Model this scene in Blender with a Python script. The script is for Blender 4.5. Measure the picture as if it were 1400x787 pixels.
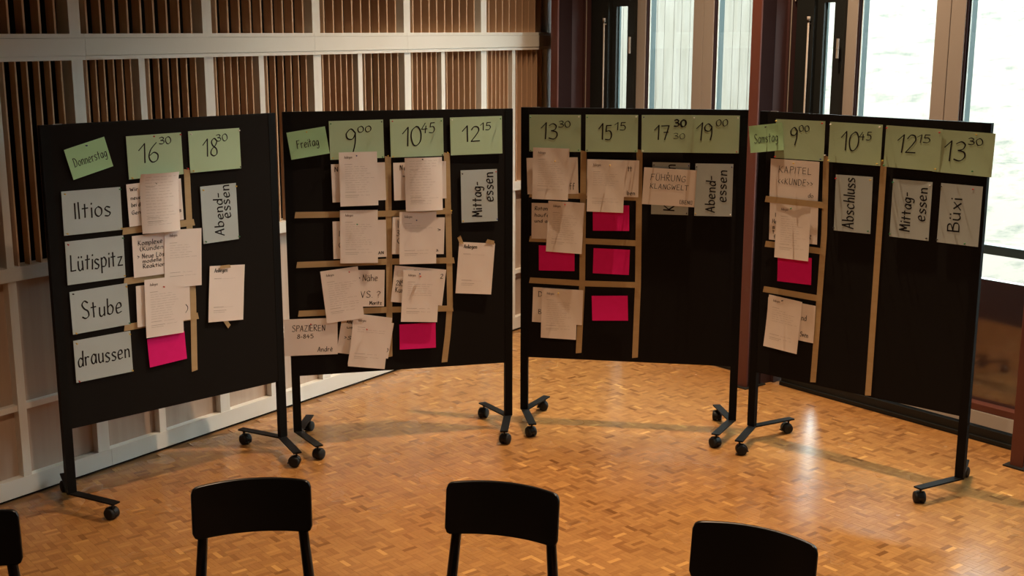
import bpy, math, random
from mathutils import Matrix, Vector
rnd = random.Random(7)
for o in list(bpy.data.objects): bpy.data.objects.remove(o)
scene = bpy.context.scene
COL = scene.collection

# ------------------------------------------------------------------ camera
H_CAM, PITCH, ROLL = 2.32824, 0.20691, 0.00126
cd = bpy.data.cameras.new('camera'); cam = bpy.data.objects.new('camera', cd); COL.objects.link(cam)
cd.sensor_width = 36.0; cd.lens = 36.0 * 1689.03 / 1400.0; cd.clip_end = 300
cam.matrix_world = Matrix.Translation((0, 0, H_CAM)) @ Matrix.Rotation(math.pi / 2 - PITCH, 4, 'X') @ Matrix.Rotation(ROLL, 4, 'Z')
scene.camera = cam

# ------------------------------------------------------------------ exposure, sky, lamps
scene.view_settings.view_transform = 'Standard'
scene.view_settings.look = 'None'
scene.view_settings.exposure = -0.3
scene.view_settings.gamma = 1.0
scene.view_settings.use_curve_mapping = False
w = bpy.data.worlds.new('sky'); scene.world = w; w.use_nodes = True
bg = w.node_tree.nodes['Background']
bg.inputs[0].default_value = (0.80, 0.98, 1.0, 1); bg.inputs[1].default_value = 15.0

def spot(name, loc, power, col, angle=130, radius=.05, blend=.6, to=None):
    l = bpy.data.lights.new(name, 'SPOT'); l.energy = power; l.color = col
    l.spot_size = math.radians(angle); l.spot_blend = blend; l.shadow_soft_size = radius
    o = bpy.data.objects.new(name, l); COL.objects.link(o); o.location = loc
    if to is not None:
        o.rotation_euler = (Vector(to) - Vector(loc)).to_track_quat('-Z', 'Y').to_euler()
    return o
WARM = (1.0, 0.70, 0.44)
spot('warm_spot', (1.15, 6.80, 4.85), 1150, WARM, 110, .015, 1.0)
spot('warm_spot', (0.35, 3.1, 4.85), 760, WARM, 112, .06, 1.0)  # unseen fill lamp, added to brighten boards and floor from the front
spot('warm_spot', (-3.4, 2.2, 4.85), 14, WARM, 116, .12, .9)  # weak unseen fill lamp, added for warm light on the left
spot('warm_spot', (0.75, 8.15, 4.85), 260, WARM, 104, .03, 1.0)

# ------------------------------------------------------------------ helpers
def tag(o, label=None, cat=None, group=None, kind=None):
    if label: o['label'] = label
    if cat: o['category'] = cat
    if group: o['group'] = group
    if kind: o['kind'] = kind
    return o

class MB:
    def __init__(s): s.v = []; s.f = []; s.smooth = False; s.mi = []
    def add(s, vs, fs, mi=0):
        b = len(s.v); s.v += [tuple(v) for v in vs]; s.f += [tuple(b + i for i in f) for f in fs]; s.mi += [mi] * len(fs)
    def box(s, x0, x1, y0, y1, z0, z1, mi=0):
        s.add([(x0,y0,z0),(x1,y0,z0),(x1,y1,z0),(x0,y1,z0),(x0,y0,z1),(x1,y0,z1),(x1,y1,z1),(x0,y1,z1)],
              [(0,3,2,1),(4,5,6,7),(0,1,5,4),(1,2,6,5),(2,3,7,6),(3,0,4,7)], mi)
    def bar(s, p, q, wd, th, mi=0):     # flat horizontal bar p->q
        p = Vector(p); q = Vector(q); d = (q - p).normalized(); n = Vector((-d.y, d.x, 0)).normalized() * wd / 2; t = Vector((0, 0, th))
        s.add([p-n, p+n, q+n, q-n, p-n+t, p+n+t, q+n+t, q-n+t], [(0,1,2,3),(7,6,5,4),(0,4,5,1),(1,5,6,2),(2,6,7,3),(3,7,4,0)], mi)
    def tube(s, pts, rs, n=12, mi=0):
        pts = [Vector(p) for p in pts]; rings = []
        for i, p in enumerate(pts):
            d = (pts[min(i+1, len(pts)-1)] - pts[max(i-1, 0)]).normalized()
            a = d.orthogonal().normalized() if abs(d.z) < .9 else Vector((1, 0, 0)).cross(d).normalized()
            b = d.cross(a)
            rings.append([p + (a * math.cos(2*math.pi*k/n) + b * math.sin(2*math.pi*k/n)) * rs[i] for k in range(n)])
        vs = [v for r in rings for v in r]; fs = []
        for i in range(len(pts)-1):
            for k in range(n):
                fs.append((i*n+k, i*n+(k+1) % n, (i+1)*n+(k+1) % n, (i+1)*n+k))
        fs.append(tuple(range(n-1, -1, -1))); fs.append(tuple((len(pts)-1)*n+k for k in range(n)))
        s.add(vs, fs, mi)
    def mesh(s, name, mats, smooth=False):
        me = bpy.data.meshes.new(name); me.from_pydata(s.v, [], s.f)
        for m in (mats if isinstance(mats, (list, tuple)) else [mats]): me.materials.append(m)
        if any(s.mi): me.polygons.foreach_set('material_index', s.mi)
        if smooth: me.polygons.foreach_set('use_smooth', [True] * len(s.f))
        me.update(); return me
    def build(s, name, mats, parent=None, smooth=False, bevel=0):
        o = bpy.data.objects.new(name, s.mesh(name, mats, smooth)); COL.objects.link(o)
        if parent: o.parent = parent
        if bevel:
            b = o.modifiers.new('bevel', 'BEVEL'); b.width = bevel; b.segments = 2; b.limit_method = 'ANGLE'
        return o

def inst(name, me, parent, loc=(0, 0, 0), rz=0):
    o = bpy.data.objects.new(name, me); COL.objects.link(o); o.parent = parent; o.location = loc; o.rotation_euler = (0, 0, rz)
    return o
def empty(name, loc=(0, 0, 0), rz=0):
    o = bpy.data.objects.new(name, None); COL.objects.link(o); o.location = loc; o.rotation_euler = (0, 0, rz); o.empty_display_size = .1
    return o

# ------------------------------------------------------------------ materials
def mat(name, col, rough=.6, spec=.5, metal=0, noise=None, bump=None, coat=0, sheen=0, transl=0):
    """noise=(scale xyz, amount, dark colour) mixes a second colour; bump=(scale,strength)"""
    m = bpy.data.materials.new(name); m.use_nodes = True; nt = m.node_tree; b = nt.nodes['Principled BSDF']
    b.inputs['Base Color'].default_value = (*col, 1); b.inputs['Roughness'].default_value = rough
    b.inputs['Specular IOR Level'].default_value = spec; b.inputs['Metallic'].default_value = metal
    b.inputs['Coat Weight'].default_value = coat; b.inputs['Sheen Weight'].default_value = sheen
    tc = nt.nodes.new('ShaderNodeTexCoord')
    if noise:
        sc, amt, dark = noise
        mp = nt.nodes.new('ShaderNodeMapping'); mp.inputs['Scale'].default_value = sc
        oi = nt.nodes.new('ShaderNodeObjectInfo'); ml = nt.nodes.new('ShaderNodeMath'); ml.operation = 'MULTIPLY'; ml.inputs[1].default_value = 40
        nt.links.new(oi.outputs['Random'], ml.inputs[0]); nt.links.new(ml.outputs[0], mp.inputs['Location'])
        n = nt.nodes.new('ShaderNodeTexNoise'); n.inputs['Scale'].default_value = 1; n.inputs['Detail'].default_value = 5
        nt.links.new(tc.outputs['Object'], mp.inputs[0]); nt.links.new(mp.outputs[0], n.inputs['Vector'])
        rp = nt.nodes.new('ShaderNodeMapRange'); rp.inputs[1].default_value = .35; rp.inputs[2].default_value = .65; rp.inputs[3].default_value = 0; rp.inputs[4].default_value = amt
        mx = nt.nodes.new('ShaderNodeMix'); mx.data_type = 'RGBA'
        mx.inputs[6].default_value = (*col, 1); mx.inputs[7].default_value = (*dark, 1)
        nt.links.new(n.outputs[0], rp.inputs[0]); nt.links.new(rp.outputs[0], mx.inputs[0]); nt.links.new(mx.outputs[2], b.inputs['Base Color'])
    if bump:
        n2 = nt.nodes.new('ShaderNodeTexNoise'); n2.inputs['Scale'].default_value = bump[0]; n2.inputs['Detail'].default_value = 3
        nt.links.new(tc.outputs['Object'], n2.inputs['Vector'])
        bp = nt.nodes.new('ShaderNodeBump'); bp.inputs['Strength'].default_value = bump[1]; bp.inputs['Distance'].default_value = .002
        nt.links.new(n2.outputs[0], bp.inputs['Height']); nt.links.new(bp.outputs[0], b.inputs['Normal'])
    return m
M = {}
M['fir'] = mat('pale_fir', (.76, .73, .68), .55, .35, noise=((2, 30, 2), .5, (.70, .66, .59)), bump=(60, .15))
M['fir_v'] = mat('pale_fir_upright', (.76, .73, .68), .55, .35, noise=((40, 40, 2), .5, (.69, .65, .58)), bump=(60, .15))
M['slat'] = mat('fir_slat', (.60, .385, .24), .6, .3, noise=((50, 50, 1.5), .6, (.50, .30, .18)))  # same wood as the studs; warm shade between slats put into this brown
M['fir_panel'] = mat('fir_panel', (.50, .39, .315), .6, .3, noise=((30, 30, 1), .5, (.43, .32, .25)))
M['felt'] = mat('black_felt', (.006, .006, .006), .95, .1)
M['board'] = mat('black_board_fabric', (.011, .0095, .009), .95, .15, bump=(900, .3))
M['frame'] = mat('black_powder_coat', (.006, .006, .0062), .55, .12)
M['plastic'] = mat('black_plastic', (.008, .008, .009), .35, .35)
M['rubber'] = mat('dark_rubber', (.010, .010, .010), .6, .3)
M['silver'] = mat('brushed_metal', (.6, .6, .6), .35, .5, metal=1)
M['chair'] = mat('black_lacquer', (.0035, .0035, .004), .28, .45)
M['green'] = mat('green_card', (.47, .64, .44), .8, .25, noise=((6, 6, 6), .4, (.43, .60, .40)))
M['green2'] = mat('bright_green_card', (.44, .74, .44), .8, .25, noise=((6, 6, 6), .4, (.40, .69, .40)))
M['grey'] = mat('pale_grey_card', (.50, .59, .62), .8, .25, noise=((6, 6, 6), .4, (.46, .55, .58)))
M['white'] = mat('white_paper', (.90, .84, .81), .8, .25, noise=((6, 6, 6), .4, (.86, .79, .75)))
M['pink'] = mat('magenta_paper', (.85, .012, .23), .8, .25, noise=((30, 30, 30), .5, (.80, .01, .20)))
M['ink'] = mat('black_marker_ink', (.012, .012, .016), .7, .2)
M['print'] = mat('grey_print', (.33, .28, .26), .8, .2)
M['pen'] = mat('pen_ink', (.30, .25, .24), .8, .2)
M['tape'] = mat('masking_tape', (.52, .385, .215), .5, .4, noise=((8, 60, 60), .5, (.46, .33, .17)), bump=(120, .3))
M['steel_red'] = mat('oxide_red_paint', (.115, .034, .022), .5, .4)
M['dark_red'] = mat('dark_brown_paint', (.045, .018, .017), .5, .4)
M['web'] = mat('very_dark_brown', (.022, .011, .011), .85, .04)  # darker than the flange: shade on the column sides put into the colour
M['blackframe'] = mat('black_window_frame', (.008, .009, .008), .5, .4)
M['mullion'] = mat('grey_brown_mullion', (.28, .24, .21), .55, .35)
M['alu'] = mat('teal_aluminium', (.028, .05, .055), .4, .5)
M['sill'] = mat('light_grey_sill', (.42, .40, .37), .5, .4)
M['enamel'] = mat('dark_glossy_pane', (.040, .020, .019), .08, .5)
M['enamel'].node_tree.nodes['Principled BSDF'].inputs['IOR'].default_value = 2.4
M['plank'] = mat('weathered_pale_plank', (.19, .162, .138), .8, .2, noise=((12, 12, 1.5), .7, (.15, .126, .10)), bump=(40, .3))
M['ceiling'] = mat('ceiling_boards', (.16, .10, .06), .7, .3)
M['plaster'] = mat('dim_wall', (.22, .15, .10), .8, .3)
for n_, c_ in dict(red=(.55, .02, .02), yellow=(.75, .52, .08), green=(.02, .22, .08), blue=(.02, .04, .22), black=(.015, .015, .02), white=(.8, .8, .78)).items():
    M['pin_' + n_] = mat('pin_' + n_, c_, .3, .5)

# thin clear glass: lets daylight pass and mirrors a little
gm = bpy.data.materials.new('window_glass'); gm.use_nodes = True; nt = gm.node_tree; nt.nodes.clear()
o_ = nt.nodes.new('ShaderNodeOutputMaterial'); t_ = nt.nodes.new('ShaderNodeBsdfTransparent'); g_ = nt.nodes.new('ShaderNodeBsdfGlossy')
g_.inputs['Roughness'].default_value = .02; t_.inputs[0].default_value = (.95, .97, .96, 1)
lw_ = nt.nodes.new('ShaderNodeLayerWeight'); pw_ = nt.nodes.new('ShaderNodeMath'); pw_.operation = 'POWER'; pw_.inputs[1].default_value = 5
fr = nt.nodes.new('ShaderNodeMath'); fr.operation = 'MULTIPLY_ADD'; fr.inputs[1].default_value = .95; fr.inputs[2].default_value = .04; ms = nt.nodes.new('ShaderNodeMixShader')
nt.links.new(lw_.outputs['Facing'], pw_.inputs[0]); nt.links.new(pw_.outputs[0], fr.inputs[0]); nt.links.new(fr.outputs[0], ms.inputs[0]); nt.links.new(t_.outputs[0], ms.inputs[1]); nt.links.new(g_.outputs[0], ms.inputs[2]); nt.links.new(ms.outputs[0], o_.inputs[0])
M['glass'] = gm

# parquet: tone per block from a mesh attribute
def parquet_mat():
    m = bpy.data.materials.new('oak_parquet'); m.use_nodes = True; nt = m.node_tree; b = nt.nodes['Principled BSDF']
    at = nt.nodes.new('ShaderNodeAttribute'); at.attribute_name = 'tone'
    rp = nt.nodes.new('ShaderNodeValToRGB'); cr = rp.color_ramp
    cr.elements[0].position = 0; cr.elements[0].color = (.19, .078, .022, 1)
    cr.elements[1].position = 1; cr.elements[1].color = (.62, .33, .10, 1)
    for ps, c in ((.12, (.26, .115, .035, 1)), (.5, (.37, .175, .054, 1)), (.88, (.45, .218, .068, 1))):
        e = cr.elements.new(ps); e.color = c
    tc = nt.nodes.new('ShaderNodeTexCoord'); mp = nt.nodes.new('ShaderNodeMapping'); mp.inputs['Scale'].default_value = (60, 60, 60)
    n = nt.nodes.new('ShaderNodeTexNoise'); n.inputs['Detail'].default_value = 4; n.inputs['Scale'].default_value = 1
    nt.links.new(tc.outputs['Object'], mp.inputs[0]); nt.links.new(mp.outputs[0], n.inputs['Vector'])
    mr = nt.nodes.new('ShaderNodeMapRange'); mr.inputs[3].default_value = .86; mr.inputs[4].default_value = 1.12
    nt.links.new(n.outputs[0], mr.inputs[0])
    mx = nt.nodes.new('ShaderNodeVectorMath'); mx.operation = 'SCALE'
    nt.links.new(at.outputs['Fac'], rp.inputs[0]); nt.links.new(rp.outputs[0], mx.inputs[0]); nt.links.new(mr.outputs[0], mx.inputs['Scale'])
    nt.links.new(mx.outputs[0], b.inputs['Base Color'])
    b.inputs['Roughness'].default_value = .33; b.inputs['Specular IOR Level'].default_value = .5
    n2 = nt.nodes.new('ShaderNodeTexNoise'); n2.inputs['Scale'].default_value = 3
    mr2 = nt.nodes.new('ShaderNodeMapRange'); mr2.inputs[3].default_value = .20; mr2.inputs[4].default_value = .32
    nt.links.new(tc.outputs['Object'], n2.inputs['Vector']); nt.links.new(n2.outputs[0], mr2.inputs[0]); nt.links.new(mr2.outputs[0], b.inputs['Roughness'])
    return m
M['parquet'] = parquet_mat()

# ------------------------------------------------------------------ frames of the two walls
CL, DL = Vector((-1.437, 7.386)), Vector((0.5752, 0.8180))     # slatted wall: local x runs to the far corner, y goes into the wall
CR, DR = Vector((2.365, 7.270)), Vector((0.6211, -0.7837))     # window wall: local x runs towards the camera, y goes outdoors
AL, AR = math.atan2(DL.y, DL.x), math.atan2(DR.y, DR.x)
SL_END, SR_START = 3.03, -3.31
def fpt(C, D, s, y):
    return Vector((C.x + D.x * s - D.y * y, C.y + D.y * s + D.x * y))
def in_frame(x, y, z=0, mx=0):
    c, s = math.cos(PITCH), math.sin(PITCH); zz = z - H_CAM
    d = y * c - zz * s
    if d < .5: return False
    px = 700 + 1689 * x / d; py = 393.5 - 1689 * (y * s + zz * c) / d
    return -mx < px < 1400 + mx and -mx < py < 787 + mx

# ------------------------------------------------------------------ floor
corner = fpt(CL, DL, SL_END, 0)
WL0 = fpt(CL, DL, -10.5, 0); WR0 = fpt(CR, DR, 11.0, 0)
BKL = Vector((-5.5, -3.4)); 
poly = [corner, WL0, Vector((WL0.x, -3.6)), Vector((WR0.x, -3.6)), WR0]
mb = MB(); n = len(poly)
ext = [fpt(CL, DL, SL_END, .0) + Vector((0, .35)), fpt(CL, DL, -10.5, .25), Vector((WL0.x - .3, -3.9)), Vector((WR0.x + .3, -3.9)), fpt(CR, DR, 11.0, .25)]
mb.add([(p.x, p.y, -.004) for p in ext] + [(p.x, p.y, -.15) for p in ext], [(0,1,2,3,4), (9,8,7,6,5)] + [(i, 5+i, 5+(i+1) % 5, (i+1) % 5) for i in range(5)])
M['subfloor'] = mat('parquet_joint', (.24, .12, .045), .6, .3)
floor = mb.build('floor', M['subfloor'], None); tag(floor, kind='structure')
SQ = .072; ST = SQ / 3
fa, fb = Vector((DR.x, DR.y)), Vector((-DR.y, DR.x))
blocks = []
for i in range(-140, 140):
    for j in range(-140, 140):
        c = Vector((.3, 6.0)) + fa * (i + .5) * SQ + fb * (j + .5) * SQ
        if not (3.2 < c.y < 9.9): continue
        if (c - CL).dot(Vector((DL.y, -DL.x))) < .045 or (c - CR).dot(Vector((-DR.y, DR.x))) > -.045: continue
        if not in_frame(c.x, c.y, 0, 70): continue
        for k in range(3):
            off = (k - 1) * ST
            if (i + j) % 2: blocks.append((c + fb * off, 0))
            else: blocks.append((c + fa * off, 1))
def block_tone():
    t = rnd.gauss(.5, .17)
    if rnd.random() < .03: t = rnd.uniform(.04, .15)
    if rnd.random() < .03: t = rnd.uniform(.85, .95)
    return min(1, max(0, t))
hl, hw = SQ / 2 - .0002, ST / 2 - .0002
def block_verts(c, o, dz):
    u = (fa if o == 0 else fb) * hl; v = (fb if o == 0 else -fa) * hw
    a, b_ = u * .997, v * .99
    bot = [(c - u - v), (c + u - v), (c + u + v), (c - u + v)]
    top = [(c - a - b_), (c + a - b_), (c + a + b_), (c - a + b_)]
    return [(p.x, p.y, -.003) for p in bot] + [(p.x, p.y, dz) for p in top]
BF = [(4,5,6,7), (0,1,5,4), (1,2,6,5), (2,3,7,6), (3,0,4,7)]
inv = [(b_, b_[0].length) for b_ in blocks if in_frame(b_[0].x, b_[0].y, 0, -6)]
inv.sort(key=lambda q: q[1]); near = set(id(q[0]) for q in inv[:300])
variants = []
for k in range(14):
    mbv = MB(); o = 0
    mbv.add(block_verts(Vector((0, 0)), 0, -.0001 - .0003 * rnd.random()), BF)
    me = mbv.mesh('parquet_block', M['parquet']); a = me.attributes.new('tone', 'FLOAT', 'FACE'); t = block_tone()
    a.data.foreach_set('value', [t] * 5); variants.append(me)
mb = MB(); tones = []
for b_ in blocks:
    if id(b_) in near:
        inst('parquet_block', rnd.choice(variants), floor, (b_[0].x, b_[0].y, 0), 0 if b_[1] == 0 else math.pi / 2)
    else:
        mb.add(block_verts(b_[0], b_[1], -.0001 - .0003 * rnd.random()), BF); tones += [block_tone()] * 5
pf = mb.build('parquet_field', M['parquet'], floor); pf['kind'] = 'stuff'
a = pf.data.attributes.new('tone', 'FLOAT', 'FACE'); a.data.foreach_set('value', tones)

# rest of the parquet, outside the picture, as one plain sheet
# ------------------------------------------------------------------ ceiling and the far sides of the room
ZC = 5.0
mb = MB(); mb.add([(p.x, p.y, ZC) for p in ext] + [(p.x, p.y, ZC + .2) for p in ext], [(4,3,2,1,0), (5,6,7,8,9)] + [(i, (i+1) % 5, 5+(i+1) % 5, 5+i) for i in range(5)])
tag(mb.build('ceiling', M['ceiling']), kind='structure')
mb = MB(); mb.box(WL0.x - .3, WR0.x + .3, -3.9, -3.6, 0, ZC); tag(mb.build('wall_back', M['plaster']), kind='structure')
mb = MB(); mb.box(WL0.x - .3, WL0.x, -3.6, WL0.y, 0, ZC); tag(mb.build('wall_side', M['plaster']), kind='structure')
mb = MB(); mb.box(WR0.x, WR0.x + .3, -3.6, WR0.y, 0, ZC); tag(mb.build('wall_right', M['plaster']), kind='structure')

# ------------------------------------------------------------------ slatted wall (local: x along, y into wall, z up)
mb = MB(); mb.box(-10.5, SL_END + .3, .10, .30, 0, ZC)
wall = mb.build('wall_left', M['felt']); wall.location = (CL.x, CL.y, 0); wall.rotation_euler = (0, 0, AL); tag(wall, kind='structure')
S0 = -3.95
ZB, ZR0, ZR1, ZU0, ZU1, ZTOP = .105, 1.109, 1.176, 2.17, 2.30, 3.35
# studs
wide = [-0.447 + .864 * k for k in range(-4, 5)]; narrow = [-0.050 + .858 * k - .0 for k in range(-4, 4)]
wide[wide.index(min(wide, key=lambda v: abs(v + 1.31)))] = -1.305
def stud_mesh(wd, z0, z1, y0=0.0, d=.09):
    m = MB(); m.box(-wd / 2, wd / 2, y0, y0 + d, z0, z1); return m.mesh('stud', M['fir_v'])
sw = stud_mesh(.066, ZR1, ZU0 + .012, .004, .10); sn = stud_mesh(.040, ZR1, ZU0 + .012, .004, .10)
uw = stud_mesh(.066, ZU1 - .012, ZTOP, .004, .10)
lw = stud_mesh(.072, ZB, ZR0, .004, .06); ln = stud_mesh(.045, ZB, ZR0, .004, .06)
for s in wide:
    inst('stud', sw, wall, (s, 0, 0)); inst('stud', uw, wall, (s, 0, 0)); inst('stud', lw, wall, (s, 0, 0))
for s in narrow:
    inst('stud', sn, wall, (s, 0, 0)); inst('stud', ln, wall, (s, 0, 0))
m_ = MB(); m_.box(-.0042, .0042, .016, .061, ZR1, ZU0 + .01); slat_lo = m_.mesh('slat', M['slat'])
m_ = MB(); m_.box(-.0055, .0055, .016, .080, ZU1 - .01, ZTOP); slat_up = m_.mesh('slat', M['slat'])
allst = sorted([(s, .066) for s in wide] + [(s, .040) for s in narrow])
for (a_, wa), (b_, wb) in zip(allst, allst[1:]):
    x0, x1 = a_ + wa / 2, b_ - wb / 2; nn = 6; p = (x1 - x0) / (nn + .35)
    for k in range(nn): inst('slat', slat_lo, wall, (x0 + p * (k + .55) + rnd.uniform(-.002, .002), 0, 0))
x0 = allst[-1][0] + .033
while x0 + .05 < SL_END - .02:
    x0 += .058; inst('slat', slat_lo, wall, (x0, 0, 0))
for a_, b_ in zip(wide, wide[1:]):
    x0, x1 = a_ + .033, b_ - .033; nn = 9; p = (x1 - x0) / (nn + .35)
    for k in range(nn): inst('slat', slat_up, wall, (x0 + p * (k + .55) + rnd.uniform(-.002, .002), 0, 0))
x0 = wide[-1] + .033
while x0 + .08 < SL_END - .02:
    x0 += .083; inst('slat', slat_up, wall, (x0, 0, 0))
# rails
joints = [S0, -1.262, .385, 1.27, SL_END]
for a_, b_ in zip(joints, joints[1:]):
    m_ = MB(); m_.box(a_ + .0008, b_ - .0008, -.012, .10, ZU0 + .022, ZU1 - .022)
    m_.build('rail', M['fir'], wall)
    m_ = MB(); m_.box(a_ + .0008, b_ - .0008, -.008, .10, ZU0, ZU0 + .0205); m_.build('rail_ledge', M['fir'], wall)
    m_ = MB(); m_.box(a_ + .0008, b_ - .0008, -.008, .10, ZU1 - .0205, ZU1); m_.build('rail_ledge', M['fir'], wall)
m_ = MB(); m_.box(S0, SL_END, -.006, .10, ZR0, ZR1); m_.build('dado_rail', M['fir'], wall)
m_ = MB(); m_.box(S0, SL_END, -.012, .10, ZTOP, ZTOP + .13); m_.build('rail', M['fir'], wall)
m_ = MB(); m_.box(S0, SL_END, .0, .10, ZTOP + .13, ZC); m_.build('upper_panel', M['fir_panel'], wall)
m_ = MB(); m_.box(-10.5, S0, .0, .10, 0, ZC); m_.build('upper_panel', M['fir_panel'], wall)
low = sorted([(s, .072) for s in wide] + [(s, .045) for s in narrow] + [(SL_END - .02, .04)])
for (a_, wa), (b_, wb) in zip(low, low[1:]):
    x0, x1 = a_ + wa / 2, b_ - wb / 2
    m_ = MB(); m_.box(x0, x1, .046, .10, ZB, .452); m_.build('panel', M['fir_panel'], wall)
    m_ = MB(); m_.box(x0, x1, .048, .10, .478, ZR0); m_.build('panel', M['fir_panel'], wall)
    m_ = MB(); m_.box(x0, x1, .010, .10, .450, .480); m_.build('cross_rail', M['fir'], wall)
m_ = MB()
bj = [S0, -1.262, 1.27, SL_END]
base = empty('baseboard_left', (CL.x, CL.y, 0), AL); tag(base, kind='structure')
for a_, b_ in zip(bj, bj[1:]):
    m_ = MB(); m_.box(a_ + .0008, b_ - .0008, .0, .10, .012, ZB); m_.build('board', M['fir'], base)
m_ = MB(); m_.box(S0, SL_END, .012, .10, .0, .012); m_.build('shadow_gap', M['felt'], base)

# ------------------------------------------------------------------ window wall (local: x along, y outdoors, z up)
WT = 3.3
wr = MB(); wr.box(SR_START - .1, 11.0, .0, .25, WT, ZC); wallr = wr.build('wall_window', M['dark_red']); tag(wallr, kind='structure')
wallr.location = (CR.x, CR.y, 0); wallr.rotation_euler = (0, 0, AR)
cols_s = [-2.925 + 1.952 * k for k in range(0, 7)]
m1 = MB(); m1.box(-.078, 0, -.27, -.13, .0, WT + .2); m1.box(-.082, -.004, -.13, .16, 0, WT)
m_col = m1
for k, s in enumerate(cols_s):
    c = MB(); c.box(s - .076, s, -.27, -.255, 0, ZC)
    c.build('column_flange', M['steel_red'], wallr, bevel=.002)
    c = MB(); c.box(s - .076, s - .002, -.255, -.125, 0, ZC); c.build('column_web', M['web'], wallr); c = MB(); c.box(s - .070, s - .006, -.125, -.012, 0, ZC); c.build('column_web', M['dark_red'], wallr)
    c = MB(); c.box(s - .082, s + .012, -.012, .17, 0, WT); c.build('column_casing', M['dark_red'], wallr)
    c = MB(); c.box(s + .0125, s + .0165, .0, .006, .1, WT); c.build('edge_strip', M['mullion'], wallr)
    if k: 
        c = MB(); c.box(s - .10, s + .022, -.30, -.10, 0, .008); c.build('foot_plate', M['blackframe'], wallr)
# corner closing panel
c = MB(); c.box(SR_START, cols_s[0] - .082, .0, .12, 0, WT); c.build('corner_panel', M['dark_red'], wallr)
offs_far = [.258, .405, .475, .565, .635, 1.035, 1.225, 1.285]
offs = [.203, .303, .373, .453, .523, .993, 1.183, 1.243]
def bay(k, s0, of, s1):
    root = empty('window_%d' % (k + 1), (CR.x, CR.y, 0), AR); tag(root, kind='structure')
    o = [s0 + v for v in of]
    def bx(name, m, x0, x1, y0, y1, z0, z1, par=root, bevel=0):
        b = MB(); b.box(x0, x1, y0, y1, z0, z1); return b.build(name, M[m], par, bevel=bevel)
    o = [v + (.004 if i in (2, 3, 5, 6) else 0) for i, v in enumerate(o)]
    e0 = s0 + .0175; e1 = s1 - .0825
    # fixed dark casing with espagnolette rod, then the narrow black sash
    bx('casing', 'blackframe', e0, o[0] - .05, .05, .15, .085, WT)
    sash = bx('sash_stile', 'blackframe', o[0] - .05, o[0], .085, .112, .085, WT)
    r = MB(); xr = o[0] - .075
    r.tube([(xr, .03, .3), (xr, .03, 2.38)], [.006, .006], 8); r.tube([(xr, .03, 2.375), (xr, .03, 2.405)], [.011, .011], 8)
    r.tube([(xr, .035, 2.36), (xr, .05, 2.36)], [.005, .005], 6)
    r.build('bolt_rod', M['mullion'], root, smooth=True)
    if k:
        r = MB(); r.tube([(xr - .11, .03, 2.5), (xr - .11, .03, 3.2)], [.004, .004], 8); r.build('bolt_rod', M['mullion'], root)
    bx('sash_stile', 'blackframe', o[1], o[2], .06, .112, .085, WT)
    bx('sash_rail', 'blackframe', o[0], o[1], .085, .112, 2.49, WT)
    bx('sash_rail', 'blackframe', o[0], o[1], .085, .112, .085, .20)
    hb = MB(); hb.tube([(o[2] - .012, .024, 2.15), (o[2] - .012, .024, 2.27)], [.009, .009], 8); hb.tube([(o[2] - .012, .024, 2.208), (o[2] - .012, .024, 2.212)], [.011, .011], 8)
    hb.build('hinge', M['mullion'], sash)
    bx('alu_frame', 'alu', o[0], o[0] + .010, .108, .125, .2, 2.49)
    bx('glass_pane', 'glass', o[0], o[1], .100, .106, .20, 2.49)
    # mullions
    bx('mullion', 'mullion', o[2], o[3], .085, .13, .19, WT, bevel=.003)
    mid = (o[5] + o[6]) / 2
    bx('mullion', 'mullion', o[5], mid - .0015, .085, .13, .19, WT, bevel=.003); bx('mullion', 'mullion', mid + .0015, o[6], .085, .13, .19, WT, bevel=.003)
    bx('mullion', 'mullion', e1 - .04, e1, .085, .13, .19, WT)
    for a_, b_, c_ in ((o[3], o[5], o[4]), (o[6], e1 - .04, o[7])):
        bx('rebate', 'web', a_, a_ + .008, .092, .118, .20, WT)
        bx('alu_frame', 'alu', a_ - .03, a_ + .016, .125, .175, .2, WT)
        bx('gasket', 'sill', a_ + .012, a_ + .0155, .112, .125, .2, WT)
        bx('alu_frame', 'alu', b_ + .0, b_ + .03, .135, .20, .2, WT)
        bx('transom', 'alu', a_ + .03, b_, .125, .19, 1.062, 1.115)
        bx('glass_pane', 'glass', a_ + .016, b_, .118, .124, 1.115, WT)
        bx('glass_pane', 'glass', a_ + .016, b_, .118, .124, .925, 1.062)
        bx('lower_pane', 'enamel', a_ + .013, b_, .075, .124, .208, .925)
    bx('bottom_rail', 'steel_red', o[2], e1, .012, .13, .165, .205, bevel=.002)
    bx('bottom_rail', 'blackframe', e0, o[2], .03, .13, .085, .165)
    xs = [o[2], (o[4] + o[5]) / 2 - .05, e1]
    for x0, x1 in zip(xs, xs[1:]): bx('sill_plate', 'sill', x0 + .001, x1 - .001, .006, .13, .085, .163)
    bx('sill_plate', 'sill', e0, o[2] - .001, .02, .03, .085, .163)
    return root
for k in range(3): bay(k, cols_s[k], offs_far if k == 0 else offs, cols_s[k+1])
t = MB(); t.box(cols_s[3], 11.0, .0, .25, .072, WT); t.build('solid_wall', M['plaster'], wallr)
t = MB()
t.box(-.90, 11, -.004, .14, .0, .072); t.box(-.90, 11, -.022, -.004, .0, .022)
t = t.build('baseboard_window', M['blackframe']); t.location = (CR.x, CR.y, 0); t.rotation_euler = (0, 0, AR); tag(t, kind='structure')
t = MB(); t.box(-3.25, -1.06, -.004, .14, 0, .072); t = t.build('trim_1', M['blackframe']); t.location = (CR.x, CR.y, 0); t.rotation_euler = (0, 0, AR); tag(t, kind='structure')

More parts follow.
